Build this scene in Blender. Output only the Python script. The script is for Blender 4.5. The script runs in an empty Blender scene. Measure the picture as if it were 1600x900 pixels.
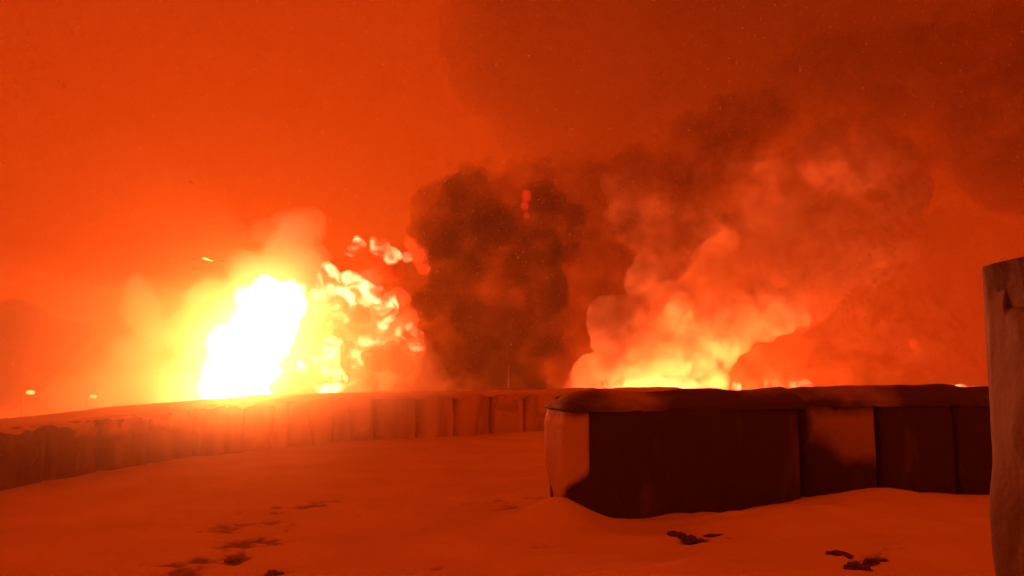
import bpy, math, random
import numpy as np
from mathutils import Vector, noise as mnoise

R = math.radians
scene = bpy.context.scene
COL = scene.collection

# ------------------------------------------------------------------ camera
PITCH = 5.95
FPX = 1200.0                      # focal length in pixels of a 1600 x 900 frame
EYE = 1.7
cam_d = bpy.data.cameras.new('camera')
cam_d.sensor_width = 36.0
cam_d.lens = 36.0 * FPX / 1600.0
cam_d.clip_start = 0.05
cam_d.clip_end = 20000
cam = bpy.data.objects.new('camera', cam_d)
cam.location = (0, 0, EYE)
cam.rotation_euler = (R(90 + PITCH), 0, 0)
COL.objects.link(cam)
scene.camera = cam

# ------------------------------------------------------------------ world: low cloud glowing evenly over the blaze
world = bpy.data.worlds.new('World')
scene.world = world
world.use_nodes = True
wn = world.node_tree.nodes
bg = wn['Background']
bg.inputs['Color'].default_value = (1.0, 0.054, 0.0012, 1)
bg.inputs['Strength'].default_value = 0.41

# ------------------------------------------------------------------ exposure and render settings
vs = scene.view_settings
scene.display_settings.display_device = 'sRGB'
vs.view_transform = 'Standard'
vs.look = 'None'
vs.exposure = 0.12
vs.gamma = 1.0
vs.use_curve_mapping = False
cy = scene.cycles
cy.use_denoising = True
try:
    cy.denoiser = 'OPENIMAGEDENOISE'
except Exception:
    pass
cy.use_adaptive_sampling = True
cy.adaptive_threshold = 0.05
cy.max_bounces = 8
cy.diffuse_bounces = 3
cy.glossy_bounces = 1
cy.transmission_bounces = 3
cy.volume_bounces = 2
cy.volume_step_rate = 0.6
cy.volume_max_steps = 256
cy.transparent_max_bounces = 24
cy.sample_clamp_indirect = 6.0
cy.sample_clamp_direct = 0.0
cy.use_light_tree = True
cy.caustics_reflective = False
cy.caustics_refractive = False

FIRE = (1.0, 0.148, 0.042)         # colour of the light the burning fuel gives off

# ------------------------------------------------------------------ helpers
CP, SP = math.cos(R(PITCH)), math.sin(R(PITCH))

def ray(px, py):
    u, v = (px - 800) / FPX, (450 - py) / FPX
    return Vector((u, CP - v * SP, SP + v * CP))

def at(px, py, Y):
    """point on the ray of a pixel, at forward distance Y"""
    d = ray(px, py)
    t = Y / d.y
    return Vector((d.x * t, Y, EYE + d.z * t))

def ground_at(px, py, z=0.0):
    d = ray(px, py)
    t = (z - EYE) / d.z
    return Vector((d.x * t, d.y * t, z))

def tag(o, label=None, cat=None, group=None, kind=None):
    if label: o['label'] = label
    if cat: o['category'] = cat
    if group: o['group'] = group
    if kind: o['kind'] = kind
    return o

def mesh_obj(name, verts, faces, mat, parent=None, smooth=True):
    me = bpy.data.meshes.new(name)
    me.from_pydata([tuple(v) for v in verts], [], [tuple(f) for f in faces])
    me.update()
    if smooth:
        me.polygons.foreach_set('use_smooth', [True] * len(me.polygons))
    o = bpy.data.objects.new(name, me)
    COL.objects.link(o)
    if mat: me.materials.append(mat)
    if parent: o.parent = parent
    return o

def empty(name, loc):
    o = bpy.data.objects.new(name, None)
    o.empty_display_size = 0.3
    o.location = loc
    COL.objects.link(o)
    return o

def adopt(child, parent):
    """parent without moving the child (parents here are only translated)"""
    child.parent = parent
    child.location = child.location - parent.location
    return child

# numpy value noise
def _hash(ix, iy, seed):
    h = (ix.astype(np.int64) * 374761393 + iy.astype(np.int64) * 668265263 + seed * 1442695041) & 0x7fffffff
    h = ((h ^ (h >> 13)) * 1274126177) & 0x7fffffff
    h = h ^ (h >> 16)
    return (h & 0xffff) / 65535.0

def vnoise(x, y, seed=0):
    ix, iy = np.floor(x), np.floor(y)
    fx, fy = x - ix, y - iy
    fx = fx * fx * fx * (fx * (fx * 6 - 15) + 10)
    fy = fy * fy * fy * (fy * (fy * 6 - 15) + 10)
    a = _hash(ix, iy, seed); b = _hash(ix + 1, iy, seed)
    c = _hash(ix, iy + 1, seed); d = _hash(ix + 1, iy + 1, seed)
    return (a * (1 - fx) + b * fx) * (1 - fy) + (c * (1 - fx) + d * fx) * fy

def fbm(x, y, seed=0, octv=4):
    s, amp, tot = 0, 1.0, 0
    for i in range(octv):
        s = s + amp * vnoise(x * 2 ** i + 17.3 * i, y * 2 ** i - 9.1 * i, seed + i)
        tot += amp
        amp *= 0.5
    return s / tot

def sstep(a, b, x):
    t = np.clip((x - a) / (b - a), 0, 1)
    return t * t * (3 - 2 * t)

# ------------------------------------------------------------------ materials
def new_mat(name):
    m = bpy.data.materials.new(name)
    m.use_nodes = True
    nt = m.node_tree
    for n in list(nt.nodes):
        nt.nodes.remove(n)
    out = nt.nodes.new('ShaderNodeOutputMaterial')
    return m, nt, out

def snow_material(name, bare=False):
    m, nt, out = new_mat(name)
    b = nt.nodes.new('ShaderNodeBsdfPrincipled')
    b.inputs['Roughness'].default_value = 0.75
    b.inputs['Specular IOR Level'].default_value = 0.2
    tc = nt.nodes.new('ShaderNodeTexCoord')
    n1 = nt.nodes.new('ShaderNodeTexNoise')
    n1.inputs['Scale'].default_value = 0.9
    n1.inputs['Detail'].default_value = 6
    nt.links.new(tc.outputs['Object'], n1.inputs['Vector'])
    cr = nt.nodes.new('ShaderNodeValToRGB')
    cr.color_ramp.elements[0].position = 0.3
    cr.color_ramp.elements[0].color = (0.74, 0.73, 0.72, 1)
    cr.color_ramp.elements[1].position = 0.65
    cr.color_ramp.elements[1].color = (0.88, 0.88, 0.88, 1)
    nt.links.new(n1.outputs['Fac'], cr.inputs['Fac'])
    col = cr.outputs['Color']
    if bare:
        at_ = nt.nodes.new('ShaderNodeAttribute')
        at_.attribute_name = 'bare'
        n3 = nt.nodes.new('ShaderNodeTexNoise')
        n3.inputs['Scale'].default_value = 9.0
        n3.inputs['Detail'].default_value = 5
        nt.links.new(tc.outputs['Object'], n3.inputs['Vector'])
        mul = nt.nodes.new('ShaderNodeMath'); mul.operation = 'MULTIPLY_ADD'
        nt.links.new(n3.outputs['Fac'], mul.inputs[0])
        mul.inputs[1].default_value = 1.2
        mul.inputs[2].default_value = -0.65
        add = nt.nodes.new('ShaderNodeMath'); add.operation = 'ADD'
        nt.links.new(at_.outputs['Fac'], add.inputs[0])
        nt.links.new(mul.outputs[0], add.inputs[1])
        mr = nt.nodes.new('ShaderNodeMapRange')
        mr.inputs['From Min'].default_value = 0.25
        mr.inputs['From Max'].default_value = 0.75
        mr.inputs['To Max'].default_value = 0.85
        nt.links.new(add.outputs[0], mr.inputs['Value'])
        mx = nt.nodes.new('ShaderNodeMix'); mx.data_type = 'RGBA'
        nt.links.new(mr.outputs['Result'], mx.inputs[0])
        nt.links.new(col, mx.inputs[6])
        mx.inputs[7].default_value = (0.13, 0.10, 0.08, 1)
        col = mx.outputs[2]
    nt.links.new(col, b.inputs['Base Color'])
    n2 = nt.nodes.new('ShaderNodeTexNoise')
    n2.inputs['Scale'].default_value = 14.0
    n2.inputs['Detail'].default_value = 8
    nt.links.new(tc.outputs['Object'], n2.inputs['Vector'])
    bp = nt.nodes.new('ShaderNodeBump')
    bp.inputs['Strength'].default_value = 0.35
    bp.inputs['Distance'].default_value = 0.03
    nt.links.new(n2.outputs['Fac'], bp.inputs['Height'])
    nt.links.new(bp.outputs['Normal'], b.inputs['Normal'])
    nt.links.new(b.outputs[0], out.inputs['Surface'])
    return m

def fabric_material(name, base, frost, frost_amount):
    """geotextile liner, with snow blown into its weave in vertical runs"""
    m, nt, out = new_mat(name)
    b = nt.nodes.new('ShaderNodeBsdfPrincipled')
    b.inputs['Roughness'].default_value = 0.9
    b.inputs['Specular IOR Level'].default_value = 0.1
    tc = nt.nodes.new('ShaderNodeTexCoord')
    mp = nt.nodes.new('ShaderNodeMapping')
    mp.inputs['Scale'].default_value = (1.6, 1.6, 0.35)
    nt.links.new(tc.outputs['Object'], mp.inputs['Vector'])
    n1 = nt.nodes.new('ShaderNodeTexNoise')
    n1.inputs['Scale'].default_value = 1.3
    n1.inputs['Detail'].default_value = 3
    n1.inputs['Roughness'].default_value = 0.5
    nt.links.new(mp.outputs[0], n1.inputs['Vector'])
    mr = nt.nodes.new('ShaderNodeMapRange')
    mr.inputs['From Min'].default_value = 0.62 - 0.5 * frost_amount
    mr.inputs['From Max'].default_value = 0.95 - 0.5 * frost_amount
    nt.links.new(n1.outputs['Fac'], mr.inputs['Value'])
    mx = nt.nodes.new('ShaderNodeMix'); mx.data_type = 'RGBA'
    nt.links.new(mr.outputs['Result'], mx.inputs[0])
    mx.inputs[6].default_value = (*base, 1)
    mx.inputs[7].default_value = (*frost, 1)
    nt.links.new(mx.outputs[2], b.inputs['Base Color'])
    n2 = nt.nodes.new('ShaderNodeTexNoise')
    n2.inputs['Scale'].default_value = 6.0
    n2.inputs['Detail'].default_value = 6
    nt.links.new(tc.outputs['Object'], n2.inputs['Vector'])
    bp = nt.nodes.new('ShaderNodeBump')
    bp.inputs['Strength'].default_value = 0.8
    bp.inputs['Distance'].default_value = 0.06
    nt.links.new(n2.outputs['Fac'], bp.inputs['Height'])
    nt.links.new(bp.outputs['Normal'], b.inputs['Normal'])
    nt.links.new(b.outputs[0], out.inputs['Surface'])
    return m

def plain_material(name, colour, rough=0.8, metal=0.0, nscale=8.0, spread=0.35):
    m, nt, out = new_mat(name)
    b = nt.nodes.new('ShaderNodeBsdfPrincipled')
    b.inputs['Roughness'].default_value = rough
    b.inputs['Metallic'].default_value = metal
    tc = nt.nodes.new('ShaderNodeTexCoord')
    n1 = nt.nodes.new('ShaderNodeTexNoise')
    n1.inputs['Scale'].default_value = nscale
    n1.inputs['Detail'].default_value = 5
    nt.links.new(tc.outputs['Object'], n1.inputs['Vector'])
    cr = nt.nodes.new('ShaderNodeValToRGB')
    cr.color_ramp.elements[0].position = 0.3
    cr.color_ramp.elements[0].color = tuple(c * (1 - spread) for c in colour) + (1,)
    cr.color_ramp.elements[1].position = 0.7
    cr.color_ramp.elements[1].color = tuple(min(1, c * (1 + spread)) for c in colour) + (1,)
    nt.links.new(n1.outputs['Fac'], cr.inputs['Fac'])
    nt.links.new(cr.outputs['Color'], b.inputs['Base Color'])
    nt.links.new(b.outputs[0], out.inputs['Surface'])
    return m

def emit_material(name, colour, strength):
    m, nt, out = new_mat(name)
    e = nt.nodes.new('ShaderNodeEmission')
    e.inputs['Color'].default_value = (*colour, 1)
    e.inputs['Strength'].default_value = strength
    nt.links.new(e.outputs[0], out.inputs['Surface'])
    return m

def flame_material(name, emit, estr, scale=0.3, lo=0.40, hi=0.68, density=0.01, torn=False):
    """burning gas: light given off in torn, uneven clumps, cooler and redder where it thins out"""
    m, nt, out = new_mat(name)
    v = nt.nodes.new('ShaderNodeVolumePrincipled')
    v.inputs['Color'].default_value = (0.5, 0.4, 0.3, 1)
    v.inputs['Density'].default_value = density
    v.inputs['Emission Color'].default_value = (*emit, 1)
    tc = nt.nodes.new('ShaderNodeNewGeometry')
    mp = nt.nodes.new('ShaderNodeMapping')
    mp.inputs['Scale'].default_value = (1.0, 0.35, 1.0) if torn else (1, 1, 1)
    mp.inputs['Rotation'].default_value = (0, R(-28) if torn else 0, 0)
    nt.links.new(tc.outputs['Position'], mp.inputs['Vector'])
    n1 = nt.nodes.new('ShaderNodeTexNoise')
    n1.inputs['Scale'].default_value = scale
    n1.inputs['Detail'].default_value = 4 if torn else 3
    n1.inputs['Distortion'].default_value = 0.9 if torn else 0.6
    nt.links.new(mp.outputs[0], n1.inputs['Vector'])
    mr = nt.nodes.new('ShaderNodeMapRange')
    mr.inputs['From Min'].default_value = lo
    mr.inputs['From Max'].default_value = hi
    mr.inputs['To Max'].default_value = 1.0
    nt.links.new(n1.outputs['Fac'], mr.inputs['Value'])
    pw = nt.nodes.new('ShaderNodeMath'); pw.operation = 'POWER'
    nt.links.new(mr.outputs['Result'], pw.inputs[0]); pw.inputs[1].default_value = 1.6 if torn else 1.0
    st = nt.nodes.new('ShaderNodeMath'); st.operation = 'MULTIPLY'
    nt.links.new(pw.outputs[0], st.inputs[0]); st.inputs[1].default_value = estr
    nt.links.new(st.outputs[0], v.inputs['Emission Strength'])
    if torn:
        cr = nt.nodes.new('ShaderNodeValToRGB')
        cr.color_ramp.elements[0].color = (1, 0.05, 0.008, 1)
        cr.color_ramp.elements[1].position = 0.55
        cr.color_ramp.elements[1].color = (*emit, 1)
        nt.links.new(mr.outputs['Result'], cr.inputs['Fac'])
        nt.links.new(cr.outputs['Color'], v.inputs['Emission Color'])
    nt.links.new(v.outputs[0], out.inputs['Volume'])
    return m

def volume_material(name, colour, density, aniso=0.0, emit=None, estr=0.0, absorb=(0, 0, 0)):
    m, nt, out = new_mat(name)
    v = nt.nodes.new('ShaderNodeVolumePrincipled')
    v.inputs['Color'].default_value = (*colour, 1)
    v.inputs['Density'].default_value = density
    v.inputs['Anisotropy'].default_value = aniso
    v.inputs['Absorption Color'].default_value = (*absorb, 1)
    if emit:
        v.inputs['Emission Color'].default_value = (*emit, 1)
        v.inputs['Emission Strength'].default_value = estr
    nt.links.new(v.outputs[0], out.inputs['Volume'])
    return m

M_snow = snow_material('snow')
M_plaster = snow_material('plastered_snow')
_nt = M_plaster.node_tree
_b = next(n for n in _nt.nodes if n.type == 'BSDF_PRINCIPLED'); _cr = next(n for n in _nt.nodes if n.type == 'VALTORGB')
_a = _nt.nodes.new('ShaderNodeAttribute'); _a.attribute_name = 'cover'
_mx = _nt.nodes.new('ShaderNodeMix'); _mx.data_type = 'RGBA'
_nt.links.new(_a.outputs['Fac'], _mx.inputs[0])
_mx.inputs[6].default_value = (0.085, 0.075, 0.062, 1)
_nt.links.new(_cr.outputs['Color'], _mx.inputs[7])
_nt.links.new(_mx.outputs[2], _b.inputs['Base Color'])

def plaster_over(name, base):
    m = M_plaster.copy(); m.name = name
    next(n for n in m.node_tree.nodes if n.type == 'MIX').inputs[6].default_value = (*base, 1)
    return m
M_plaster_far = plaster_over('plastered_snow_on_frost', (0.55, 0.53, 0.50))
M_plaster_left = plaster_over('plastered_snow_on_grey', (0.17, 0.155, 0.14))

def cover_attr(o, vals):
    a = o.data.attributes.new('cover', 'FLOAT', 'POINT')
    a.data.foreach_set('value', np.array(vals, np.float32))
    return o
M_ground = snow_material('snow_ground', True)
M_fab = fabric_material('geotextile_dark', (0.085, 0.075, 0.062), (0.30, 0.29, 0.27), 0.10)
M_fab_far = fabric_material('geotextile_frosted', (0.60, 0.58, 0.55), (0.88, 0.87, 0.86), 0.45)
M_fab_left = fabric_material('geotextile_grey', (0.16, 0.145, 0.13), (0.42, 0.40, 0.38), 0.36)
M_dirt = plain_material('frozen_earth', (0.14, 0.115, 0.10), 0.9, 0, 20)
M_bark = plain_material('wet_bark', (0.03, 0.022, 0.016), 0.8, 0, 25)
M_pole = plain_material('weathered_steel_pole', (0.35, 0.33, 0.31), 0.6, 0.2)

# ------------------------------------------------------------------ ground
FAR_BASE = [(-260, 822), (-120, 792), (0, 767), (140, 740), (290, 717), (430, 702), (560, 691), (700, 682), (850, 673), (960, 667)]
FAR_PTS = [ground_at(x, y) for x, y in FAR_BASE]
FAR_PTS += [FAR_PTS[-1] + (FAR_PTS[-1] - FAR_PTS[-2]).normalized() * 3.5]

SCUFF = [  # px, py, radius in metres along and across, strength
    (505, 783, .45, .10, .7), (470, 792, .40, .16, 1.0), (430, 801, .5, .09, .7), (352, 824, .30, .16, .8),
    (405, 818, .40, .12, .8), (445, 828, .14, .14, .7), (450, 822, .12, .12, .6), (385, 846, .32, .16, 1.1),
    (362, 868, .16, .18, 1.2), (372, 874, .14, .12, 1.1), (312, 872, .30, .12, 1.0), (292, 888, .20, .14, 1.0),
    (428, 893, .16, .07, 1.3), (770, 782, .30, .12, .5), (735, 785, .12, .08, .5), (795, 792, .25, .16, .6),
    (822, 800, .22, .18, .7), (840, 778, .30, .12, .5), (680, 880, .10, .05, .7), (684, 852, .16, .06, .4),
    (845, 845, .45, .07, .4), (560, 806, .05, .05, .7), (533, 807, .05, .05, .6), (1340, 690 + 190, .30, .16, .8),
    (1350, 784, .45, .06, .35), (1550, 808, .35, .05, .4), (1088, 843, .16, .08, 1.0), (1112, 836, .22, .05, .8), (1365, 872, .22, .1, .8), (700, 772, .08, .05, .5),
]

def ground_height(x, y):
    z = 0.10 * (fbm(x * 0.16 + 5, y * 0.22, 3, 4) - 0.5) * sstep(1.5, 5, y)
    # wind ridges, stronger on the right where the drift lies
    rg = fbm(x * 0.35 - y * 0.25, y * 1.5 + x * 0.35, 11, 4) - 0.5
    right = sstep(-1.5, 2.0, x) * (1 - sstep(9, 14, y))
    z = z + rg * (0.045 + 0.24 * right)
    z = z + 0.035 * (fbm(x * 2.6, y * 3.4, 21, 4) - 0.5) * (0.4 + right)
    # drift against the near barrier and round its end
    def mound(cx, cy, rx, ry, h, ang=0.0):
        dx, dy = x - cx, y - cy
        c, s = math.cos(ang), math.sin(ang)
        a, b = (dx * c + dy * s) / rx, (-dx * s + dy * c) / ry
        return h * np.exp(-(a * a + b * b))
    z = z + mound(0.55, 9.15, 0.42, 0.45, 0.19)
    z = z + mound(0.35, 8.8, 0.6, 0.45, 0.07)
    z = z + mound(4.35, 9.3, 0.8, 0.65, 0.20, 0.2)
    z = z + mound(3.2, 8.9, 0.9, 0.5, 0.13, 0.3)
    z = z + mound(6.4, 9.2, 1.6, 0.8, 0.12)
    z = z + mound(1.35, 8.75, 0.40, 0.5, -0.08)
    # two shelves of crusted snow towards the lower right
    e1 = (y - 6.35) - 0.33 * (x - 0.6) - 0.25 * (fbm(x * 1.3, y * 1.3, 31, 3) - 0.5)
    z = z + 0.10 * sstep(0.16, -0.16, e1) * 0 + 0.09 * (1 - sstep(-0.14, 0.14, e1)) * sstep(-0.7, 0.8, x)
    e2 = (y - 5.7) - 0.22 * (x - 1.6) - 0.3 * (fbm(x * 1.1 + 4, y * 1.1, 37, 3) - 0.5)
    z = z + 0.08 * (1 - sstep(-0.12, 0.12, e2)) * sstep(0.2, 1.6, x)
    # the land falls away beyond the barriers
    z = z - 17.0 * sstep(26, 135, y + 0.25 * np.abs(x))
    return z

def ground_bare(x, y):
    b = np.zeros_like(x)
    n = (fbm(x * 4.0, y * 6.0, 51, 4) - 0.5) + 0.8 * (fbm(x * 11.0, y * 15.0, 57, 3) - 0.5)
    for px, py, rx, ry, s in SCUFF:
        c = ground_at(px, py)
        dx, dy = x - c.x, y - c.y
        a, q = (dx * 0.93 + dy * 0.36) / rx, (-dx * 0.36 + dy * 0.93) / (ry * 1.6)
        d = np.sqrt(a * a + q * q) + n * 1.7
        b = np.maximum(b, s * 0.8 * (1 - sstep(0.25, 1.25, d)))
    return b

def graded(lo, hi, step, far, growth=1.16):
    mid = list(np.arange(lo, hi + step * 0.5, step))
    s, p = step, hi
    up = []
    while p < far:
        s *= growth; p += s; up.append(p)
    s, p = step, lo
    dn = []
    while p > -far:
        s *= growth; p -= s; dn.append(p)
    return np.array(dn[::-1] + mid + up)

gx = graded(-8.0, 7.0, 0.055, 4500)
gy = graded(3.2, 13.0, 0.055, 4500)
GX, GY = np.meshgrid(gx, gy)
GZ = ground_height(GX, GY)
GB = ground_bare(GX, GY)
GZ = GZ - 0.045 * np.clip(GB, 0, 1) * (0.6 + 0.8 * fbm(GX * 6, GY * 6, 61, 2))
nx, ny = len(gx), len(gy)
me = bpy.data.meshes.new('snow_ground')
V = np.stack([GX.ravel(), GY.ravel(), GZ.ravel()], 1)
idx = np.arange(nx * ny).reshape(ny, nx)
F = np.stack([idx[:-1, :-1].ravel(), idx[:-1, 1:].ravel(), idx[1:, 1:].ravel(), idx[1:, :-1].ravel()], 1)
me.vertices.add(len(V)); me.vertices.foreach_set('co', V.ravel().astype(np.float32))
me.loops.add(F.size); me.loops.foreach_set('vertex_index', F.ravel().astype(np.int32))
me.polygons.add(len(F))
me.polygons.foreach_set('loop_start', np.arange(0, F.size, 4, dtype=np.int32))
me.polygons.foreach_set('use_smooth', np.ones(len(F), dtype=bool))
att = me.attributes.new('bare', 'FLOAT', 'POINT')
att.data.foreach_set('value', GB.ravel().astype(np.float32))
me.update(); me.validate()
me.materials.append(M_ground)
ground = bpy.data.objects.new('snow_ground', me)
COL.objects.link(ground)
tag(ground, 'wind-blown snow covering the yard, scuffed and trodden in places', 'snow', kind='structure')

def gz(x, y):
    return float(ground_height(np.array([x], float), np.array([y], float))[0])

# ------------------------------------------------------------------ earth-filled barriers
def prof(u, a, b, n):
    return b * max(0.0, 1 - abs(u / a) ** n) ** (1.0 / n)

def cell_wob(u, z, H, seed):
    return 0.035 * math.sin(math.pi * min(1, max(0, z / H))) + \
        0.05 * mnoise.noise((u * 1.9 + seed * 3.7, z * 1.3, seed * 1.9)) + \
        0.012 * mnoise.noise((u * 6 + seed, z * 4.2, seed * 7.7))

def make_cell(parent, mat, c, ang, a, b, z0, z1, seed, n=14.0, nl=14.0, nr=14.0):
    """one fabric-lined basket; c centre (x, y), ang heading of the wall, nl/nr roundness of its two ends"""
    H = z1 - z0
    NS, NZ = 72, 16
    vs_, fs = [], []
    ca, sa = math.cos(ang), math.sin(ang)
    for k in range(NZ + 1):
        z = z0 + H * k / NZ
        for i in range(NS):
            t = 2 * math.pi * i / NS
            cu, cv = math.cos(t), math.sin(t)
            e = nr if cu > 0 else nl
            r = (abs(cu) ** e + abs(cv) ** e) ** (-1.0 / e)
            u, v = a * r * cu, b * r * cv
            w = cell_wob(u, z - z0, H, seed + (50 if v > 0 else 0))
            v += math.copysign(w, v) * min(1, abs(v) / b) * (1 - abs(u / a) ** 8)
            u += 0.03 * mnoise.noise((v * 2.2, z * 1.5, seed * 2.3)) * abs(u / a)
            vs_.append((c[0] + u * ca - v * sa, c[1] + u * sa + v * ca, z))
    for k in range(NZ):
        for i in range(NS):
            j = (i + 1) % NS
            fs.append((k * NS + i, k * NS + j, (k + 1) * NS + j, (k + 1) * NS + i))
    fs.append(tuple(range(NS * NZ, NS * NZ + NS)))
    fs.append(tuple(reversed(range(NS))))
    o = mesh_obj('basket', vs_, fs, mat, parent)
    return o

def make_patch(parent, c, ang, a, b, z0, z1, seed, mask, thick=0.035, nu=64, nz=48, name='snow_patch', cmax=1.0, mat=None, flip=False, e=14.0, urange=(-0.97, 0.97)):
    """snow plastered on the front face (v < 0 side); mask(s, t) > 0 where it sticks, s, t in 0..1 along and up the face"""
    H = z1 - z0
    ca, sa = math.cos(ang), math.sin(ang)
    g, vs_, fs, cov = {}, [], [], []
    for k in range(nz + 1):
        for i in range(nu + 1):
            s, t = i / nu, k / nz
            u = a * (urange[0] + (urange[1] - urange[0]) * s)
            z = z0 + H * t
            m = mask(s, t) + 0.07 * mnoise.noise((s * 4 + seed, t * 4, seed)) + 0.025 * mnoise.noise((s * 14, t * 14 + seed, 3))
            if m < -0.12:
                continue
            w = cell_wob(-u, z - z0, H, seed + 50) if flip else cell_wob(u, z - z0, H, seed)
            v = -(prof(u, a, b, e) + w * (1 - abs(u / a) ** 8)) - thick * (0.25 + min(1.0, max(-0.2, m * 5)))
            g[(i, k)] = len(vs_)
            cov.append(cmax * max(0.0, min(1.0, (m + 0.08) * 6)))
            vs_.append((c[0] + u * ca - v * sa, c[1] + u * sa + v * ca, z))
    for k in range(nz):
        for i in range(nu):
            q = [(i, k), (i + 1, k), (i + 1, k + 1), (i, k + 1)]
            if all(x in g for x in q):
                fs.append([g[x] for x in q])
    return cover_attr(mesh_obj(name, vs_, fs, mat or M_plaster, parent), cov)

def make_cap(parent, path, b, dome, drape, seed, end0=0.0, end1=0.0, step=0.07, over=0.02, mat=None):
    """snow heaped along the top of a wall; path = [(x, y, z)] of the centre line of the top"""
    pts = [Vector(p) for p in path]
    seg, L = [], 0
    for i in range(len(pts) - 1):
        l = (pts[i + 1].xy - pts[i].xy).length
        seg.append((L, L + l)); L += l
    n = max(8, int(L / step))
    NV = 26
    vs_, fs = [], []
    for k in range(n + 1):
        s = L * k / n
        for i, (s0, s1) in enumerate(seg):
            if s <= s1 + 1e-6: break
        f = (s - s0) / (s1 - s0)
        p = pts[i].lerp(pts[i + 1], f)
        d = (pts[i + 1].xy - pts[i].xy).normalized()
        nrm = Vector((-d.y, d.x))
        e = 1.0
        if end0: e *= math.sqrt(max(0.0, 1 - max(0.0, 1 - s / end0) ** 2))
        if end1: e *= math.sqrt(max(0.0, 1 - max(0.0, 1 - (L - s) / end1) ** 2))
        for j in range(NV + 1):
            q = -1 + 2 * j / NV
            x = p.x + nrm.x * q * b; y = p.y + nrm.y * q * b
            hn = mnoise.noise((x * 0.9 + seed, y * 0.9, seed)) * 0.5 + mnoise.noise((x * 3.1, y * 3.1, seed + 4)) * 0.18
            h = dome * (0.75 + 0.5 * hn) * (1 - abs(q) ** 2.0) ** 0.8 * e
            dr = 0.0
            if abs(q) > 0.86:
                rag = max(0.0, 0.35 + 1.3 * mnoise.noise((s * 1.7 + seed * 3, seed, q)) + 0.5 * mnoise.noise((s * 6.0, seed, q)))
                dr = (abs(q) - 0.86) / 0.14 * (drape * rag + 0.015)
                x = p.x + nrm.x * math.copysign(b + over + 0.012 * rag, q) ; y = p.y + nrm.y * math.copysign(b + over + 0.012 * rag, q)
            vs_.append((x, y, p.z + h - dr + 0.004))
    w = NV + 1
    for k in range(n):
        for j in range(NV):
            fs.append((k * w + j, k * w + j + 1, (k + 1) * w + j + 1, (k + 1) * w + j))
    return mesh_obj('snow_cap', vs_, fs, mat or M_snow, parent)

# --- far wall ------------------------------------------------------
FAR_TOP_PX = [(-260, 690), (-120, 672), (0, 659), (140, 643), (290, 627), (430, 616), (560, 614), (700, 611), (850, 609), (960, 606)]
top_z = []
for (bp_, p) in zip(FAR_TOP_PX, FAR_PTS):
    top_z.append(at(bp_[0], bp_[1], p.y).z)
top_z.append(top_z[-1])
far = empty('barrier_wall', (FAR_PTS[4].x, FAR_PTS[4].y, 0))
tag(far, 'long snow-topped wall of fabric baskets running behind the yard below the big fire', 'barrier')
segs, L = [], 0
for i in range(len(FAR_PTS) - 1):
    l = (FAR_PTS[i + 1].xy - FAR_PTS[i].xy).length
    segs.append((L, L + l)); L += l
def far_at(s):
    s = min(max(s, 0), L - 1e-4)
    for i, (s0, s1) in enumerate(segs):
        if s <= s1: break
    f = (s - s0) / (s1 - s0)
    return FAR_PTS[i].xy.lerp(FAR_PTS[i + 1].xy, f), top_z[i] + (top_z[i + 1] - top_z[i]) * f
rng = random.Random(5)
ROUND = 5.5
NC = int(L / 1.07)
cw = L / NC
FB = 0.52
cap_path = []
for k in range(NC):
    p0, _ = far_at(k * cw); p1, _ = far_at((k + 1) * cw)
    pm, zt = far_at((k + 0.5) * cw)
    d = (p1 - p0).normalized()
    nrm = Vector((-d.y, d.x))
    c = pm + nrm * FB
    ang = math.atan2(d.y, d.x)
    px_here = 800 + FPX * pm.x / (pm.y * CP)
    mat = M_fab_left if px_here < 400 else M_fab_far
    zt2 = zt - 0.11 + rng.uniform(-.015, .015)
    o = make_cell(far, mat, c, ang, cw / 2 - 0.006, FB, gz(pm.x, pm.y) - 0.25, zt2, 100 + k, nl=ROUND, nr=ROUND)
    adopt(o, far)
    cap_path.append((c.x, c.y, zt2))
    # snow plastered on some faces
    if px_here > 380 and rng.random() < 0.75:
        side, wd, lo = rng.uniform(0.2, 0.8), rng.uniform(0.18, 0.42), rng.uniform(-0.1, 0.35)
        msk = lambda s, t, side=side, wd=wd, lo=lo: min(wd - abs(s - side) * (1.4 - 0.6 * t), t - lo, 0.25)
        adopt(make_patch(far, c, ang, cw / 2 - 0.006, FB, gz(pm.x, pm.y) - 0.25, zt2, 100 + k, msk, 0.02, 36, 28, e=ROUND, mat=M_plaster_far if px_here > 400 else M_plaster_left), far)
    elif rng.random() < 0.5:
        side, wd, lo = rng.uniform(0.2, 0.8), rng.uniform(0.15, 0.35), rng.uniform(0.6, 0.85)
        msk = lambda s, t, side=side, wd=wd, lo=lo: min(wd - abs(s - side), t - lo, 0.2)
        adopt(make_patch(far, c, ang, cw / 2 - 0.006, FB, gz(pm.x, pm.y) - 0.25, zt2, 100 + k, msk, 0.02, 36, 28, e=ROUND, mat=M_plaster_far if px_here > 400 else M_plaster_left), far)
cap = adopt(make_cap(far, cap_path, FB, 0.13, 0.12, 7), far)

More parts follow.
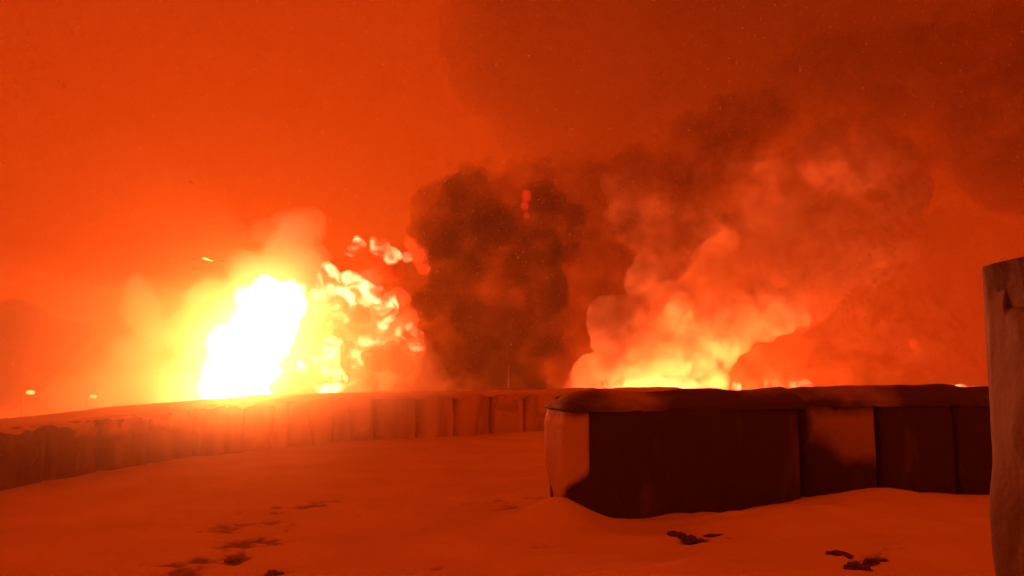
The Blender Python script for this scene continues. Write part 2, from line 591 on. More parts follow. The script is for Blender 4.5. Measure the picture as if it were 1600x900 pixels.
# --- near wall -----------------------------------------------------
near = empty('barrier_wall', (2.2, 9.6, 0))
tag(near, 'low wall of dark fabric baskets with a rounded snow-plastered end, standing in the snowdrift', 'barrier')
NA = math.atan2(0.305, 1.05)
e = Vector((math.cos(NA), math.sin(NA)))
nn = Vector((-e.y, e.x))
P0 = Vector((0.72, 8.97))
NB, NW = 0.54, 1.035
ZT = 1.20
c = P0 + e * (NW * 1.5) + nn * NB
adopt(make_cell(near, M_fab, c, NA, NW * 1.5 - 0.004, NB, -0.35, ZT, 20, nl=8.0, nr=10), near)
a0 = P0 + nn * NB - e * 0.02
a1 = P0 + e * (NW * 3 + 0.05) + nn * NB
M_cap_dirty = snow_material('dusty_snow')
for n_ in M_cap_dirty.node_tree.nodes:
    if n_.type == 'VALTORGB':
        n_.color_ramp.elements[0].color = (0.09, 0.08, 0.07, 1)
        n_.color_ramp.elements[0].position = 0.50
        n_.color_ramp.elements[1].color = (0.45, 0.43, 0.41, 1)
        n_.color_ramp.elements[1].position = 0.72
adopt(make_cap(near, [(a0.x, a0.y, ZT), (a1.x, a1.y, ZT)], NB, 0.30, 0.0, 31, end0=0.8, step=0.05, over=0.012, mat=M_cap_dirty), near)
# second stretch, set back a little
A2 = R(4.5)
e2 = Vector((math.cos(A2), math.sin(A2))); n2 = Vector((-e2.y, e2.x))
Q0 = P0 + e * (NW * 3 + 0.06) + nn * 0.22
for k in range(5):
    w2 = 1.07
    c = Q0 + e2 * (w2 * (k + 0.5)) + n2 * NB
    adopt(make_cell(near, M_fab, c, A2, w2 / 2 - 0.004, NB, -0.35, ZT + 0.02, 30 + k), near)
    if k == 0:
        def msk(s, t):
            low = 0.77 - 0.25 * min(1, s * 1.1) + 0.04 * math.sin(s * 9)
            return min((t - low) * 1.2, (0.94 - t) * 1.5, (s - 0.14) * 1.5, (0.985 - s) * 3, 0.25)
        adopt(make_patch(near, c, A2, w2 / 2 - 0.004, NB, -0.35, ZT + 0.02, 30 + k, msk, 0.03, 70, 60, cmax=0.45), near)
b0 = Q0 + n2 * NB - e2 * 0.1
b1 = Q0 + e2 * (1.07 * 5) + n2 * NB
adopt(make_cap(near, [(b0.x, b0.y, ZT + 0.02), (b1.x, b1.y, ZT + 0.02)], NB, 0.29, 0.02, 47, step=0.05, over=0.012, mat=M_cap_dirty), near)

# snow plastered round the rounded end of the first basket
def end_patch():
    c = P0 + e * (NW * 1.5) + nn * NB
    a, b = NW * 1.5 - 0.004, NB
    z0, H = -0.35, ZT + 0.35
    # outline of the end, walked in metres from the back corner round to the front face
    dense = []
    for i in range(600):
        th = math.pi * (0.75 + 0.75 * i / 599)
        cu, cv = math.cos(th), math.sin(th)
        r = (abs(cu) ** 8 + abs(cv) ** 8) ** -0.125
        dense.append(Vector((a * r * cu, b * r * cv)))
    dense = [p for p in dense if p.x < -a + 0.45 and (p.y < b * 0.93)]
    L_ = [0.0]
    for i in range(1, len(dense)): L_.append(L_[-1] + (dense[i] - dense[i - 1]).length)
    W = 1.16
    vs_, fs, g, cov = [], [], {}, []
    ni, nk = 70, 60
    for k in range(nk + 1):
        for i in range(ni + 1):
            s, t = i / ni, k / nk
            zz = 0.12 + 0.87 * t
            z = z0 + H * zz
            q = s * W
            ii = min(len(dense) - 2, max(0, int(np.searchsorted(L_, q)) - 1))
            p = dense[ii].lerp(dense[ii + 1], (q - L_[ii]) / max(1e-6, L_[ii + 1] - L_[ii]))
            tg = (dense[ii + 1] - dense[ii]).normalized()
            no = Vector((tg.y, -tg.x))
            if no.dot(p - Vector((-a + 0.5, 0))) < 0: no = -no
            half = 0.10 + 0.42 * float(sstep(0.28, 0.62, np.array(zz)))
            m = min(half - abs(s - 0.50), (0.985 - t) * 1.5, 0.2) + 0.03 * mnoise.noise((s * 4, t * 5, 2.0))
            if m < -0.1: continue
            p = p + no * (0.035 + 0.03 * max(-1.2, min(1, m * 7)))
            g[(i, k)] = len(vs_)
            cov.append(max(0.0, min(0.8, (m + 0.06) * 7)))
            vs_.append((c.x + p.x * e.x - p.y * e.y, c.y + p.x * e.y + p.y * e.x, z))
    for k in range(nk):
        for i in range(ni):
            q = [(i, k), (i + 1, k), (i + 1, k + 1), (i, k + 1)]
            if all(x in g for x in q): fs.append([g[x] for x in q])
    return cover_attr(mesh_obj('snow_patch', vs_, fs, M_plaster, near), cov)
adopt(end_patch(), near)

# --- tall barrier beside the camera ----------------------------------
tall = empty('tall_barrier', (3.05, 2.9, 0))
tag(tall, 'tall fabric-lined barrier with snow plastered down its side, rising well above the low walls', 'barrier')
TX, TY = 2.44, 4.02
TH = 2.225
for k in range(2):
    c = Vector((TX + 0.56, TY - 0.60 - 1.2 * k))
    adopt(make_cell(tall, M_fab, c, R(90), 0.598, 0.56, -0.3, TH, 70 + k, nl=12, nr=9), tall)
    # its left-hand side is the v > 0 side for this heading: build the patch with the heading reversed
    if k == 0:
        mskT = lambda s, t: min((s - 0.055) * 2.2, (0.955 - t) * 2.0, 0.15 - 0.5 * min(1, max(0, (t - 0.895) * 30)) * min(1, max(0, (s - 0.19) * 25)), 0.2)
    else:
        mskT = lambda s, t: min(0.2, (0.80 - t))
    adopt(make_patch(tall, c, R(-90), 0.598, 0.56, -0.3, TH, 70 + k, mskT, 0.03, 90, 110, cmax=0.12, flip=True), tall)
adopt(make_cap(tall, [(TX + 0.56, TY - 2.4, TH - 0.01), (TX + 0.56, TY - 0.10, TH - 0.01)], 0.54, 0.06, 0.0, 83, end1=0.3, step=0.05, over=0.005, mat=M_cap_dirty), tall)

# ------------------------------------------------------------------ small things on the snow
def tube(name, pts, rads, mat, parent=None, nseg=9, seed=0, rough=0.25):
    vs_, fs = [], []
    pts = [Vector(p) for p in pts]
    for i, p in enumerate(pts):
        d = (pts[min(i + 1, len(pts) - 1)] - pts[max(i - 1, 0)]).normalized()
        s = d.cross(Vector((0, 0, 1)))
        s = s.normalized() if s.length > 1e-4 else Vector((1, 0, 0))
        t = s.cross(d)
        for q in range(nseg):
            al = 2 * math.pi * q / nseg
            r = rads[i] * (1 + rough * mnoise.noise((p.x * 9 + q, p.y * 9, seed)))
            vs_.append(p + (s * math.cos(al) + t * math.sin(al)) * r)
    for i in range(len(pts) - 1):
        for q in range(nseg):
            fs.append((i * nseg + q, i * nseg + (q + 1) % nseg, (i + 1) * nseg + (q + 1) % nseg, (i + 1) * nseg + q))
    fs.append(tuple(range(nseg)))
    fs.append(tuple(range((len(pts) - 1) * nseg, len(pts) * nseg)))
    return mesh_obj(name, vs_, fs, mat, parent)

def on_snow(px, py, up=0.0):
    z = 0.0
    for _ in range(6):
        p = ground_at(px, py, z)
        z = gz(p.x, p.y)
    return Vector((p.x, p.y, z + up))

def clod(name, c, r, seed, squash=0.6, mat=M_dirt):
    import bmesh
    bm = bmesh.new()
    bmesh.ops.create_icosphere(bm, subdivisions=4, radius=1)
    vs_ = []
    for v in bm.verts:
        p = v.co.copy()
        k = 1 + 0.5 * mnoise.noise(p * 1.5 + Vector((seed, 0, 0))) + 0.35 * mnoise.noise(p * 3.6 + Vector((0, seed, 0)))
        v.co = Vector((p.x * r[0] * k, p.y * r[1] * k, p.z * r[2] * k)) + Vector(c)
    me = bpy.data.meshes.new(name)
    bm.to_mesh(me); bm.free()
    me.polygons.foreach_set('use_smooth', [True] * len(me.polygons))
    o = bpy.data.objects.new(name, me); COL.objects.link(o)
    me.materials.append(mat)
    return o
def heap(label, lumps):
    c0 = on_snow(lumps[0][0], lumps[0][1])
    h = empty('earth_clod', c0)
    tag(h, label, 'earth clod')
    for px, py, rx, ry, rz, rot, sd in lumps:
        p = on_snow(px, py, rz * 0.15)
        o = clod('lump', (0, 0, 0), (rx * .8, ry * .8, rz * .7), sd)
        o.rotation_euler = (0, 0, R(rot))
        o.location = p
        adopt(o, h)
heap('dark wedge of frozen earth lumps on the snow in front of the low barrier',
     [(1077, 845, .10, .06, .06, 10, 3.1), (1059, 837, .14, .035, .045, -42, 6.2), (1092, 843, .09, .05, .03, 15, 2.7), (1112, 837, .15, .04, .02, 25, 8.8)])
heap('black broken heap of frozen earth sunk in the snow near the tall barrier',
     [(1340, 890, .13, .08, .07, 12, 4.1), (1312, 873, .12, .03, .04, -40, 7.3), (1362, 886, .09, .06, .05, 30, 1.9), (1328, 884, .07, .05, .05, 0, 5.5), (1378, 876, .08, .03, .02, 20, 9.6)])
for i, (px, py, r) in enumerate([(428, 893, .06), (365, 872, .045), (560, 806, .02), (680, 880, .03)]):
    p = on_snow(px, py)
    o = clod('earth_clod', p + Vector((0, 0, -.02)), (r * 1.3, r, r * .45), 9.1 + i)
    tag(o, ['flat dark earth clod lying at the lower end of the scuffed track', 'small earth clod in the middle of the scuffed track',
            'tiny dark crumb of earth on clean snow beyond the scuffed track', 'small earth clod alone on clean snow towards the low barrier'][i], 'earth clod')

# ------------------------------------------------------------------ far masts and lamps
def mast(px, py_top, Y, r, name, label, lamp=False):
    top = at(px, py_top, Y)
    zb = gz(top.x, Y) - 0.2
    m = empty(name, (top.x, Y, zb))
    tag(m, label, 'lamp' if lamp else 'mast')
    adopt(tube('pole', [(top.x, Y, zb), (top.x, Y, zb + (top.z - zb) * .5), (top.x, Y, top.z)], [r, r * .85, r * .7], M_pole, m, 10, 0, 0), m)
    if lamp:
        adopt(tube('arm', [(top.x, Y, top.z - .1), (top.x + .5, Y - .3, top.z + .15), (top.x + 1.1, Y - .5, top.z + .2)], [.06, .05, .05], M_pole, m, 8, 0, 0), m)
        h = tube('lamp_head', [(top.x + .9, Y - .5, top.z + .05), (top.x + 1.2, Y - .6, top.z + .12), (top.x + 2.1, Y - .8, top.z + .1), (top.x + 2.3, Y - .8, top.z + .05)], [.12, .3, .3, .1], lamp, m, 12, 0, 0)
        adopt(h, m)
    else:
        adopt(tube('cap', [(top.x, Y, top.z), (top.x, Y, top.z + .15)], [r * 1.3, r * .6], M_pole, m, 10, 0, 0), m)
    return m
M_lamp = emit_material('sodium_lamp', (1, 0.40, 0.10), 3.2)
M_lamp2 = emit_material('sodium_lamp_dim', (1, 0.40, 0.10), 2.4)
mast(795, 540, 44, 0.045, 'mast', 'thin pale mast standing beyond the long wall against the black smoke')
mast(36, 614, 122, 0.10, 'street_lamp', 'lit lamp below the dark smoke bank beyond the long wall', M_lamp)
mast(136, 620, 150, 0.10, 'street_lamp', 'small lit lamp beside the pale steam column beyond the long wall', M_lamp2)

# ------------------------------------------------------------------ smoke and flame bodies
import bmesh
def ico(sub):
    bm = bmesh.new()
    bmesh.ops.create_icosphere(bm, subdivisions=sub, radius=1)
    v = np.array([x.co[:] for x in bm.verts]); f = np.array([[y.index for y in x.verts] for x in bm.faces])
    bm.free()
    return v, f
ICO_V, ICO_F = ico(2)

def billow(name, lobes, mat, voxel=1.4, seed=1, kids=7, kid_r=(0.32, 0.55), gen=2, disp=0.26, parent=None, squash=1.0, keep_modifier=False):
    """closed cauliflower body: lobes (px, py, radius px, Y) with smaller billows budding from them, fused to one skin"""
    rg = random.Random(seed)
    S = []
    for (px, py, rp, Y) in lobes:
        c = at(px, py, Y)
        S.append((c, rp / FPX * Y, 0))
    i = 0
    while i < len(S):
        c, r, g = S[i]; i += 1
        if g >= gen: continue
        for _ in range(kids if g == 0 else max(3, kids - 3)):
            d = Vector((rg.gauss(0, 1), rg.gauss(0, 0.8), rg.gauss(0, 1))).normalized()
            rr = r * rg.uniform(*kid_r)
            S.append((c + d * (r * rg.uniform(0.72, 0.95)), rr, g + 1))
    vs_, fs, n = [], [], 0
    for c, r, g in S:
        v = ICO_V * r
        v[:, 1] *= squash
        vs_.append(v + np.array(c[:])); fs.append(ICO_F + n); n += len(ICO_V)
    vs_ = np.concatenate(vs_); fs = np.concatenate(fs)
    o = mesh_obj(name, vs_, fs, None)
    md = o.modifiers.new('fuse', 'REMESH')
    md.mode = 'VOXEL'; md.voxel_size = voxel
    sm = o.modifiers.new('soften', 'SMOOTH'); sm.factor = 0.5; sm.iterations = 2
    dg = bpy.context.evaluated_depsgraph_get()
    me2 = bpy.data.meshes.new_from_object(o.evaluated_get(dg))
    old = o.data
    o.modifiers.clear()
    o.data = me2
    bpy.data.meshes.remove(old)
    me2.name = name
    # turbulence along the normals
    k = len(me2.vertices)
    co = np.empty(k * 3, np.float32); me2.vertices.foreach_get('co', co); co = co.reshape(-1, 3)
    no = np.empty(k * 3, np.float32); me2.vertices.foreach_get('normal', no); no = no.reshape(-1, 3)
    sc = 1.0 / (np.mean([s[1] for s in S if s[2] == 0]) * 0.35)
    dv = np.empty(k, np.float32)
    for q in range(k):
        p = Vector(co[q]) * sc
        # rounded knobs at several sizes, with sharp creases between them
        dv[q] = 0.8 * mnoise.noise(p * 0.7) + 0.75 * (0.30 - abs(mnoise.noise(p * 1.5 + Vector((3, 1, 7))))) * 1.6 \
            + 0.5 * (0.28 - abs(mnoise.noise(p * 3.3 + Vector((9, 4, 2))))) + 0.25 * (0.28 - abs(mnoise.noise(p * 7.1)))
    co = co + no * (dv * disp / sc)[:, None]
    me2.vertices.foreach_set('co', co.ravel())
    me2.polygons.foreach_set('use_smooth', [True] * len(me2.polygons))
    me2.materials.clear()
    me2.materials.append(mat)
    me2.vertices.foreach_set('co', co.ravel())
    me2.update()
    # separate tongues become objects of their own; crumbs are dropped
    lab = np.arange(k)
    ed = np.empty(len(me2.edges) * 2, np.int32); me2.edges.foreach_get('vertices', ed); ed = ed.reshape(-1, 2)
    while True:
        m_ = np.minimum(lab[ed[:, 0]], lab[ed[:, 1]])
        new = lab.copy()
        np.minimum.at(new, ed[:, 0], m_); np.minimum.at(new, ed[:, 1], m_)
        new = new[new]
        if (new == lab).all(): break
        lab = new
    ids, cnt = np.unique(lab, return_counts=True)
    order = np.argsort(-cnt)
    polys = [tuple(p.vertices) for p in me2.polygons]
    done = None
    for q in order:
        if done is not None and (not parent or cnt[q] < 0.06 * k): break
        sel = np.where(lab == ids[q])[0]
        mp_ = {int(v): n_ for n_, v in enumerate(sel)}
        c2 = co[sel]
        b = c2.mean(0); b[2] = c2[:, 2].min()
        fc = [[mp_[v] for v in p] for p in polys if p[0] in mp_]
        ob = mesh_obj(name, (c2 - b), fc, mat)
        ob.location = Vector([float(x) for x in b])
        if parent: adopt(ob, parent)
        done = done or ob
    bpy.data.objects.remove(o); bpy.data.meshes.remove(me2)
    done.name = name
    return done

def smoke_material(name, colour, density, aniso, scale, lo=0.36, hi=0.62):
    """smoke of uneven thickness: torn wisps and denser knots"""
    m = volume_material(name, colour, density, aniso)
    nt = m.node_tree
    v = next(n for n in nt.nodes if n.type == 'PRINCIPLED_VOLUME')
    g = nt.nodes.new('ShaderNodeNewGeometry')
    n1 = nt.nodes.new('ShaderNodeTexNoise')
    n1.inputs['Scale'].default_value = scale
    n1.inputs['Detail'].default_value = 4
    n1.inputs['Roughness'].default_value = 0.6
    n1.inputs['Distortion'].default_value = 0.5
    nt.links.new(g.outputs['Position'], n1.inputs['Vector'])
    mr = nt.nodes.new('ShaderNodeMapRange')
    mr.interpolation_type = 'SMOOTHSTEP'
    mr.inputs['From Min'].default_value = lo
    mr.inputs['From Max'].default_value = hi
    mr.inputs['To Max'].default_value = density
    nt.links.new(n1.outputs['Fac'], mr.inputs['Value'])
    nt.links.new(mr.outputs['Result'], v.inputs['Density'])
    return m
M_black_smoke = smoke_material('black_smoke', (0.020, 0.003, 0.001), 0.20, 0.0, 0.16, 0.30, 0.62)
M_bank = volume_material('dark_bank', (0.03, 0.006, 0.002), 0.12, 0.0)
M_fringe = smoke_material('smoke_fringe', (0.07, 0.014, 0.004), 0.13, 0.0, 0.13, 0.36, 0.68)
M_black_thin = smoke_material('black_smoke_thin', (0.42, 0.18, 0.09), 0.060, 0.2, 0.09, 0.38, 0.68)
M_lit_smoke = smoke_material('orange_lit_smoke', (0.95, 0.79, 0.60), 0.34, 0.1, 0.17, 0.34, 0.64)
M_drift_smoke = smoke_material('drifting_smoke', (0.91, 0.66, 0.44), 0.20, 0.1, 0.11, 0.38, 0.66)
M_thin_smoke = volume_material('thin_smoke', (0.94, 0.80, 0.62), 0.026, 0.3)
M_low = smoke_material('low_smoke', (0.72, 0.44, 0.24), 0.045, 0.1, 0.12, 0.40, 0.70)
M_steam = volume_material('steam', (0.93, 0.76, 0.56), 0.024, 0.3)
M_core = emit_material('burning_fuel', FIRE, 300.0)
M_core2 = emit_material('burning_fuel_small', FIRE, 135.0)
M_flame = flame_material('flame', (1.0, 0.27, 0.10), 2.0, 0.18, 0.41, 0.72, torn=True)
M_veil = flame_material('flame_veil', (1.0, 0.19, 0.055), 0.14, 0.13, 0.40, 0.7)
M_flame_hot = volume_material('flame_hot', (0.5, 0.4, 0.3), 0.01, 0.0, (1.0, 0.34, 0.15), 1.1)
M_halo = flame_material('fire_glow_halo', (1.0, 0.19, 0.085), 0.040, 0.07, 0.28, 0.75)  # faint emission standing in for the glow around the big fire
M_flame_red = volume_material('flame_red', (0.5, 0.4, 0.3), 0.02, 0.0, (1.0, 0.035, 0.008), 0.16)
M_flame_red2 = volume_material('flame_dark_red', (0.5, 0.4, 0.3), 0.02, 0.0, (1.0, 0.02, 0.004), 0.30)
M_fireball = M_flame

FD = 232.0
# --- the big fire
fire = empty('fuel_fire', at(395, 640, FD))
tag(fire, 'huge white-hot fuel fire roaring behind the long wall', 'fire')
core = billow('flame_core', [(375, 600, 34, FD), (395, 555, 40, FD), (415, 515, 40, FD), (430, 480, 32, FD), (360, 535, 24, FD), (350, 610, 30, FD), (395, 470, 18, FD), (355, 650, 30, FD)],
              M_core, 3.0, 11, 4, gen=1, parent=fire)
billow('flame', [(372, 600, 48, FD), (386, 560, 50, FD), (411, 515, 53, FD), (434, 478, 41, FD), (362, 530, 26, FD), (345, 608, 26, FD), (390, 464, 20, FD), (462, 458, 16, FD), (350, 650, 42, FD), (415, 640, 26, FD)],
       M_flame_hot, 0.9, 12, 8, gen=2, disp=0.08, parent=fire)
billow('flame', [(355, 600, 78, FD + 3), (385, 550, 84, FD + 3), (420, 500, 80, FD + 3), (440, 450, 62, FD + 3), (330, 560, 56, FD + 3), (450, 400, 44, FD + 4), (300, 610, 50, FD + 3), (460, 360, 30, FD + 4), (470, 470, 50, FD + 2)],
       M_halo, 1.5, 14, 7, gen=1, disp=0.10, parent=fire)  # wide emitting shell that imitates the fire's glow, larger than the flame itself
# --- rolling fireball to its right
ball = empty('rolling_fireball', at(560, 620, FD - 6))
tag(ball, 'rolling fireball of yellow flame and soot to one side of the white-hot fire', 'fire')
FL = [[(515, 440, 17, 0), (545, 445, 17, -3), (575, 462, 15, -4)],
      [(600, 480, 17, -5), (606, 510, 15, -6), (598, 535, 10, -6)],
      [(632, 515, 10, -14), (645, 525, 11, -14), (652, 540, 8, -14)],
      [(570, 545, 14, -7), (555, 562, 10, -7), (575, 535, 9, -7)],
      [(505, 470, 14, 0), (530, 500, 11, 0), (520, 540, 12, -2)],
      [(520, 585, 9, -5), (510, 600, 10, -4), (550, 595, 7, -8)],
      [(560, 383, 9, -6), (590, 385, 11, -8), (612, 400, 11, -8), (635, 402, 7, -9), (548, 392, 7, -6)],
      [(500, 560, 24, 4), (520, 600, 18, 3), (540, 475, 20, 6)]]
billow('flame', [(510, 470, 34, FD + 8), (545, 470, 36, FD + 8), (585, 490, 34, FD + 6), (600, 525, 28, FD + 4), (560, 545, 40, FD + 8), (520, 540, 40, FD + 8), (510, 590, 36, FD + 8), (560, 600, 26, FD + 6), (575, 440, 22, FD + 6)], M_veil, 0.8, 29, 7, gen=1, disp=0.08, parent=ball)
for i, l in enumerate(FL):
    billow('flame', [(x, y, r * 1.45, FD + d) for x, y, r, d in l], M_fireball, 0.5, 30 + i, 5, gen=1, disp=0.05, parent=ball, squash=0.7)
billow('flame', [(655, 400, 16, FD - 12), (662, 418, 14, FD - 12), (642, 382, 12, FD - 12)], M_flame_red, 0.6, 44, 6, gen=1, disp=0.05, parent=ball)
billow('flame', [(648, 545, 20, FD - 10), (636, 500, 20, FD - 8), (622, 465, 18, FD - 8), (640, 580, 18, FD - 8), (600, 590, 20, FD - 6)], M_flame_red, 0.6, 46, 6, gen=1, disp=0.05, parent=ball)
for i, l in enumerate([[(558, 490, 16), (545, 483, 10), (572, 498, 9)], [(590, 562, 22), (612, 548, 17), (628, 570, 20)], [(588, 408, 16), (570, 402, 10), (610, 425, 16)],
                       [(540, 545, 12), (528, 520, 8)], [(540, 590, 9), (580, 600, 14)]]):
    billow('soot_clump', [(x, y, r, FD - 20) for x, y, r in l], volume_material('soot', (0.28, 0.06, 0.02), 0.30, 0.1) if i == 0 else bpy.data.materials['soot'], 0.5, 60 + i, 6, gen=1, disp=0.1, parent=ball)

# --- smaller fires beyond the near wall
def small_fire(label, lobes, core_l, seed, mat=M_flame):
    Y = lobes[0][3]
    f = empty('ground_fire', at(lobes[0][0], lobes[0][1] + 12, Y))
    tag(f, label, 'fire', 'small fires burning beyond the low wall')
    billow('flame', lobes, mat, 0.5, seed, 6, gen=1, parent=f)
    if core_l:
        billow('flame_core', core_l, M_core2, 1.0, seed + 1, 4, gen=1, parent=f)
    return f
small_fire('burning strip at the foot of the brightest orange smoke column', [(1000, 624, 16, 215), (1020, 626, 16, 214), (1045, 622, 13, 213), (970, 628, 12, 215)], [(1000, 640, 26, 216), (1040, 640, 24, 216), (960, 645, 22, 216)], 201)
small_fire('small flame lick just showing over the low wall', [(1065, 598, 7, 205), (1069, 590, 3.5, 205), (1085, 601, 5, 205), (1120, 602, 7, 205)], [(1090, 640, 22, 212), (1125, 642, 22, 212)], 205)
small_fire('bright white flame tip above the low wall', [(1209, 598, 9, 200), (1200, 602, 8, 200), (1150, 606, 9, 200), (1218, 606, 8, 200)], [(1208, 640, 20, 205), (1165, 642, 20, 205)], 209)
small_fire('round yellow flame above the low wall beside the white tip', [(1253, 597, 11, 198), (1240, 602, 9, 198), (1262, 606, 9, 198)], [(1252, 640, 18, 202)], 213)
small_fire('low orange fire near the tall barrier, mostly behind the low wall', [(1500, 612, 12, 190), (1530, 614, 12, 188), (1470, 616, 12, 190)], None, 217)

# stray flames caught in the smoke
o = billow('stray_flame', [(822, 306, 9, 112), (820, 322, 8, 112), (823, 337, 6, 112)], M_flame_red2, 0.25, 71, 5, gen=1)
tag(o, 'small red flame glowing high in the black smoke', 'flame')
o = billow('stray_flame', [(1427, 537, 8, 185), (1434, 548, 6, 185)], volume_material('flame_dull', (0.5, 0.4, 0.3), 0.02, 0, (1, 0.05, 0.008), 0.10), 0.5, 74, 5, gen=1)
tag(o, 'faint red flame in the haze over the low wall', 'flame')
o = tube('ember', [at(316, 403, 215), at(321, 404, 215), at(327, 406.5, 215), at(333, 408, 215)], [.05, .28, .2, .04], emit_material('ember_glow', (1, .35, .08), 5), None, 8, 3, .5)
tag(o, 'burning fragment flung up beside the huge fire', 'ember')

# --- smoke
def smoke(name, label, lobes, mat, voxel=1.5, seed=1, kids=7, gen=2, disp=0.30):
    o = billow(name, lobes, mat, voxel, seed, kids, gen=gen, disp=disp)
    tag(o, label, 'smoke', kind='stuff')
    return o
smoke('black_smoke', 'thick black smoke rolling up from the fireball behind the long wall',
      [(722, 310, 38, 128), (690, 370, 44, 130), (760, 360, 56, 128), (735, 450, 72, 128), (815, 420, 66, 128), (842, 315, 34, 128), (875, 360, 40, 131),
       (700, 540, 56, 130), (770, 560, 66, 128), (820, 510, 50, 130), (655, 600, 32, 132), (735, 640, 60, 128), (820, 630, 46, 130), (668, 470, 28, 134)],
      M_black_smoke, 0.62, 81, 9)
smoke('smoke_fringe', 'ragged thinner smoke trailing round and beyond the black smoke column',
      [(700, 335, 62, 142), (780, 330, 74, 142), (860, 320, 76, 142), (935, 320, 72, 144), (1000, 310, 60, 148), (920, 410, 84, 144), (660, 430, 48, 144), (880, 500, 80, 142), (660, 550, 46, 142), (890, 590, 70, 140), (1060, 290, 60, 152), (1010, 390, 60, 152), (940, 490, 56, 146), (1120, 230, 62, 156), (1190, 180, 56, 158), (680, 620, 50, 142), (955, 540, 50, 142), (975, 430, 62, 144), (1040, 380, 60, 148), (960, 300, 60, 146), (1080, 330, 56, 152), (900, 440, 70, 140)],
      M_fringe, 0.75, 82, 9)
smoke('orange_smoke', 'bright orange billowing smoke climbing from the fires beyond the low wall',
      [(1000, 610, 42, 222), (985, 560, 40, 222), (955, 500, 42, 224), (1030, 560, 48, 222), (1060, 500, 50, 224), (1110, 540, 46, 222), (1150, 495, 44, 224), (1200, 485, 40, 224), (1235, 475, 30, 224), (1010, 440, 36, 228), (930, 590, 40, 220), (1110, 595, 30, 222)],
      M_lit_smoke, 0.8, 83, 9)
smoke('drifting_smoke', 'dull red smoke bank drifting above the bright orange billows',
      [(1080, 380, 80, 240), (1180, 330, 90, 240), (1290, 280, 85, 238), (1390, 290, 66, 236), (1250, 400, 80, 240), (1130, 270, 60, 245), (1350, 380, 70, 238), (1010, 330, 56, 240)],
      M_drift_smoke, 1.1, 186, 11)
smoke('high_smoke', 'dark red smoke hanging high above the drifting smoke bank',
      [(1300, 110, 80, 225), (1400, 130, 100, 222), (1520, 110, 120, 220), (1600, 230, 110, 216), (1460, 230, 70, 220), (1650, 60, 120, 216)],
      M_black_thin, 1.6, 87)
smoke('low_smoke', 'thin orange smoke lying over the low wall towards the tall barrier',
      [(1310, 470, 70, 232), (1400, 440, 80, 230), (1480, 480, 80, 226), (1560, 430, 80, 226), (1380, 540, 70, 228), (1500, 560, 70, 226), (1600, 540, 80, 224), (1480, 370, 70, 230), (1290, 560, 56, 228), (1160, 585, 46, 226), (1225, 565, 54, 226), (1130, 620, 40, 226)],
      M_low, 1.8, 97, 8)
M_veil_smoke = volume_material('soot_veil', (0.06, 0.015, 0.005), 0.013, 0.2)
smoke('soot_veil', 'thin veil of soot darkening the sky above and beyond the black smoke',
      [(860, 60, 190, 185), (1060, 120, 200, 187), (1260, 40, 210, 187), (860, -160, 220, 187), (1100, -160, 240, 187), (1460, 0, 210, 185), (1650, 160, 200, 183), (960, 240, 120, 187)],
      M_veil_smoke, 5.0, 95, 5, gen=1)
smoke('steam_column', 'pale yellow steam column standing left of the huge fire',
      [(215, 450, 22, 226), (225, 490, 30, 226), (235, 530, 30, 226), (205, 560, 36, 226), (190, 600, 44, 226), (240, 590, 34, 226), (150, 615, 30, 228), (270, 610, 36, 228), (310, 620, 34, 228), (120, 630, 36, 228)],
      M_steam, 1.0, 89, 8)
smoke('dark_smoke_bank', 'dark red smoke bank low over the lit lamp',
      [(20, 520, 58, 140), (-40, 560, 70, 140), (70, 545, 46, 142), (20, 590, 50, 140), (115, 525, 26, 144)],
      M_bank, 1.5, 91)
smoke('fire_plume', 'pale glowing plume of hot smoke rising straight from the huge fire',
      [(440, 420, 44, FD + 14), (450, 370, 40, FD + 16), (470, 400, 38, FD + 16), (400, 430, 40, FD + 14), (480, 350, 30, FD + 18), (330, 470, 40, FD + 14), (300, 520, 40, FD + 12)],
      M_thin_smoke, 1.5, 93, 7)

# ------------------------------------------------------------------ falling snow
rg = random.Random(9)
fv, ff = [], []
for _ in range(26000):
    d = ray(rg.uniform(-250, 1850), rg.uniform(-60, 600))
    Y = 5.0 + 14 * rg.random() ** 0.8
    p = Vector((0, 0, EYE)) + d * (Y / d.y)
    if p.z < 0.15 or (p.x > 2.2 and p.y < 4.3): continue
    r = rg.uniform(0.0022, 0.0054)
    ax = Vector((rg.gauss(0, 1), rg.gauss(0, 1), rg.gauss(0, 1))).normalized()
    bx = ax.orthogonal().normalized(); cx = ax.cross(bx)
    n0 = len(fv)
    for q in range(6):
        al = q * math.pi / 3
        rr = r * rg.uniform(0.7, 1.3)
        fv.append(p + (bx * math.cos(al) + cx * math.sin(al)) * rr)
    fv.append(p + ax * r * 0.5); fv.append(p - ax * r * 0.5)
    for q in range(6):
        ff.append((n0 + q, n0 + (q + 1) % 6, n0 + 6))
        ff.append((n0 + (q + 1) % 6, n0 + q, n0 + 7))
m, nt, out = new_mat('snowflake')
df = nt.nodes.new('ShaderNodeBsdfDiffuse'); df.inputs['Color'].default_value = (.85, .85, .85, 1)
tl = nt.nodes.new('ShaderNodeBsdfTranslucent'); tl.inputs['Color'].default_value = (.85, .85, .85, 1)
ms = nt.nodes.new('ShaderNodeMixShader'); ms.inputs[0].default_value = 0.6
nt.links.new(df.outputs[0], ms.inputs[1]); nt.links.new(tl.outputs[0], ms.inputs[2]); nt.links.new(ms.outputs[0], out.inputs['Surface'])
fl = mesh_obj('falling_snow', fv, ff, m, smooth=False)
tag(fl, 'fine snowflakes blowing through the air of the yard', 'snow', kind='stuff')

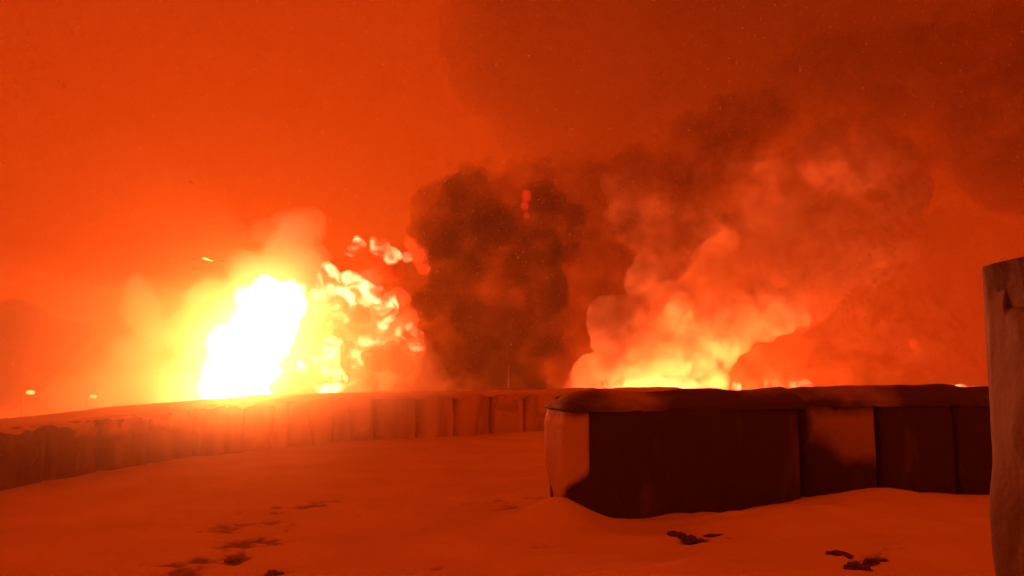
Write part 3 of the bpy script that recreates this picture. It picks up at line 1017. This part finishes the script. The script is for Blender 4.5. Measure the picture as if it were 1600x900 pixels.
# mist added low over the yard, scattering firelight forward to imitate lens glare
sx = np.linspace(-15, -0.1, 49); sy = np.linspace(1.0, 21, 57)
SX, SY = np.meshgrid(sx, sy)
ed = sstep(-15, -11, SX) * (1 - sstep(-2.4, -0.1, SX)) * sstep(1.0, 4.0, SY) * (1 - sstep(16, 21, SY))
STOP = 0.1 + ed * (2.3 + 1.3 * fbm(SX * .25, SY * .25, 71, 3))
SBOT = np.full_like(SX, -0.9) + (1 - ed) * 0.9
sv = np.concatenate([np.stack([SX.ravel(), SY.ravel(), STOP.ravel()], 1), np.stack([SX.ravel(), SY.ravel(), SBOT.ravel()], 1)])
ix = np.arange(SX.size).reshape(SX.shape); o_ = SX.size
sf = []
for r_ in range(SX.shape[0] - 1):
    for c_ in range(SX.shape[1] - 1):
        a_, b_, c2, d_ = ix[r_, c_], ix[r_, c_ + 1], ix[r_ + 1, c_ + 1], ix[r_ + 1, c_]
        sf.append((a_, b_, c2, d_)); sf.append((d_ + o_, c2 + o_, b_ + o_, a_ + o_))
rim = list(ix[0, :]) + list(ix[1:, -1]) + list(ix[-1, -2::-1]) + list(ix[-2:0:-1, 0])
for q in range(len(rim)):
    a_, b_ = rim[q], rim[(q + 1) % len(rim)]
    sf.append((b_, a_, a_ + o_, b_ + o_))
drift = mesh_obj('glare_mist', [tuple(map(float, v)) for v in sv], [tuple(int(i) for i in f) for f in sf], volume_material('glare_scatter', (0.98, 0.86, 0.50), 0.0270, 0.966))
tag(drift, 'thin mist added before the long wall to imitate glare below the big fire', 'snow', kind='stuff')

# ------------------------------------------------------------------ haze: smoke- and snow-laden air
M_haze = volume_material('haze_air', (0.95, 0.62, 0.16), 0.00058, 0.45)
hx, hy0, hy1, hz0, hz1 = 6000, -6000, 6000, -30, 210
hv = [(x, y, z) for z in (hz0, hz1) for x, y in ((-hx, hy0), (hx, hy0), (hx, hy1), (-hx, hy1))]
hf = [(3, 2, 1, 0), (4, 5, 6, 7), (0, 1, 5, 4), (1, 2, 6, 5), (2, 3, 7, 6), (3, 0, 4, 7)]
hz = mesh_obj('haze', hv, hf, M_haze, smooth=False)
tag(hz, 'orange glowing smoky air filling the whole scene', 'haze', kind='stuff')
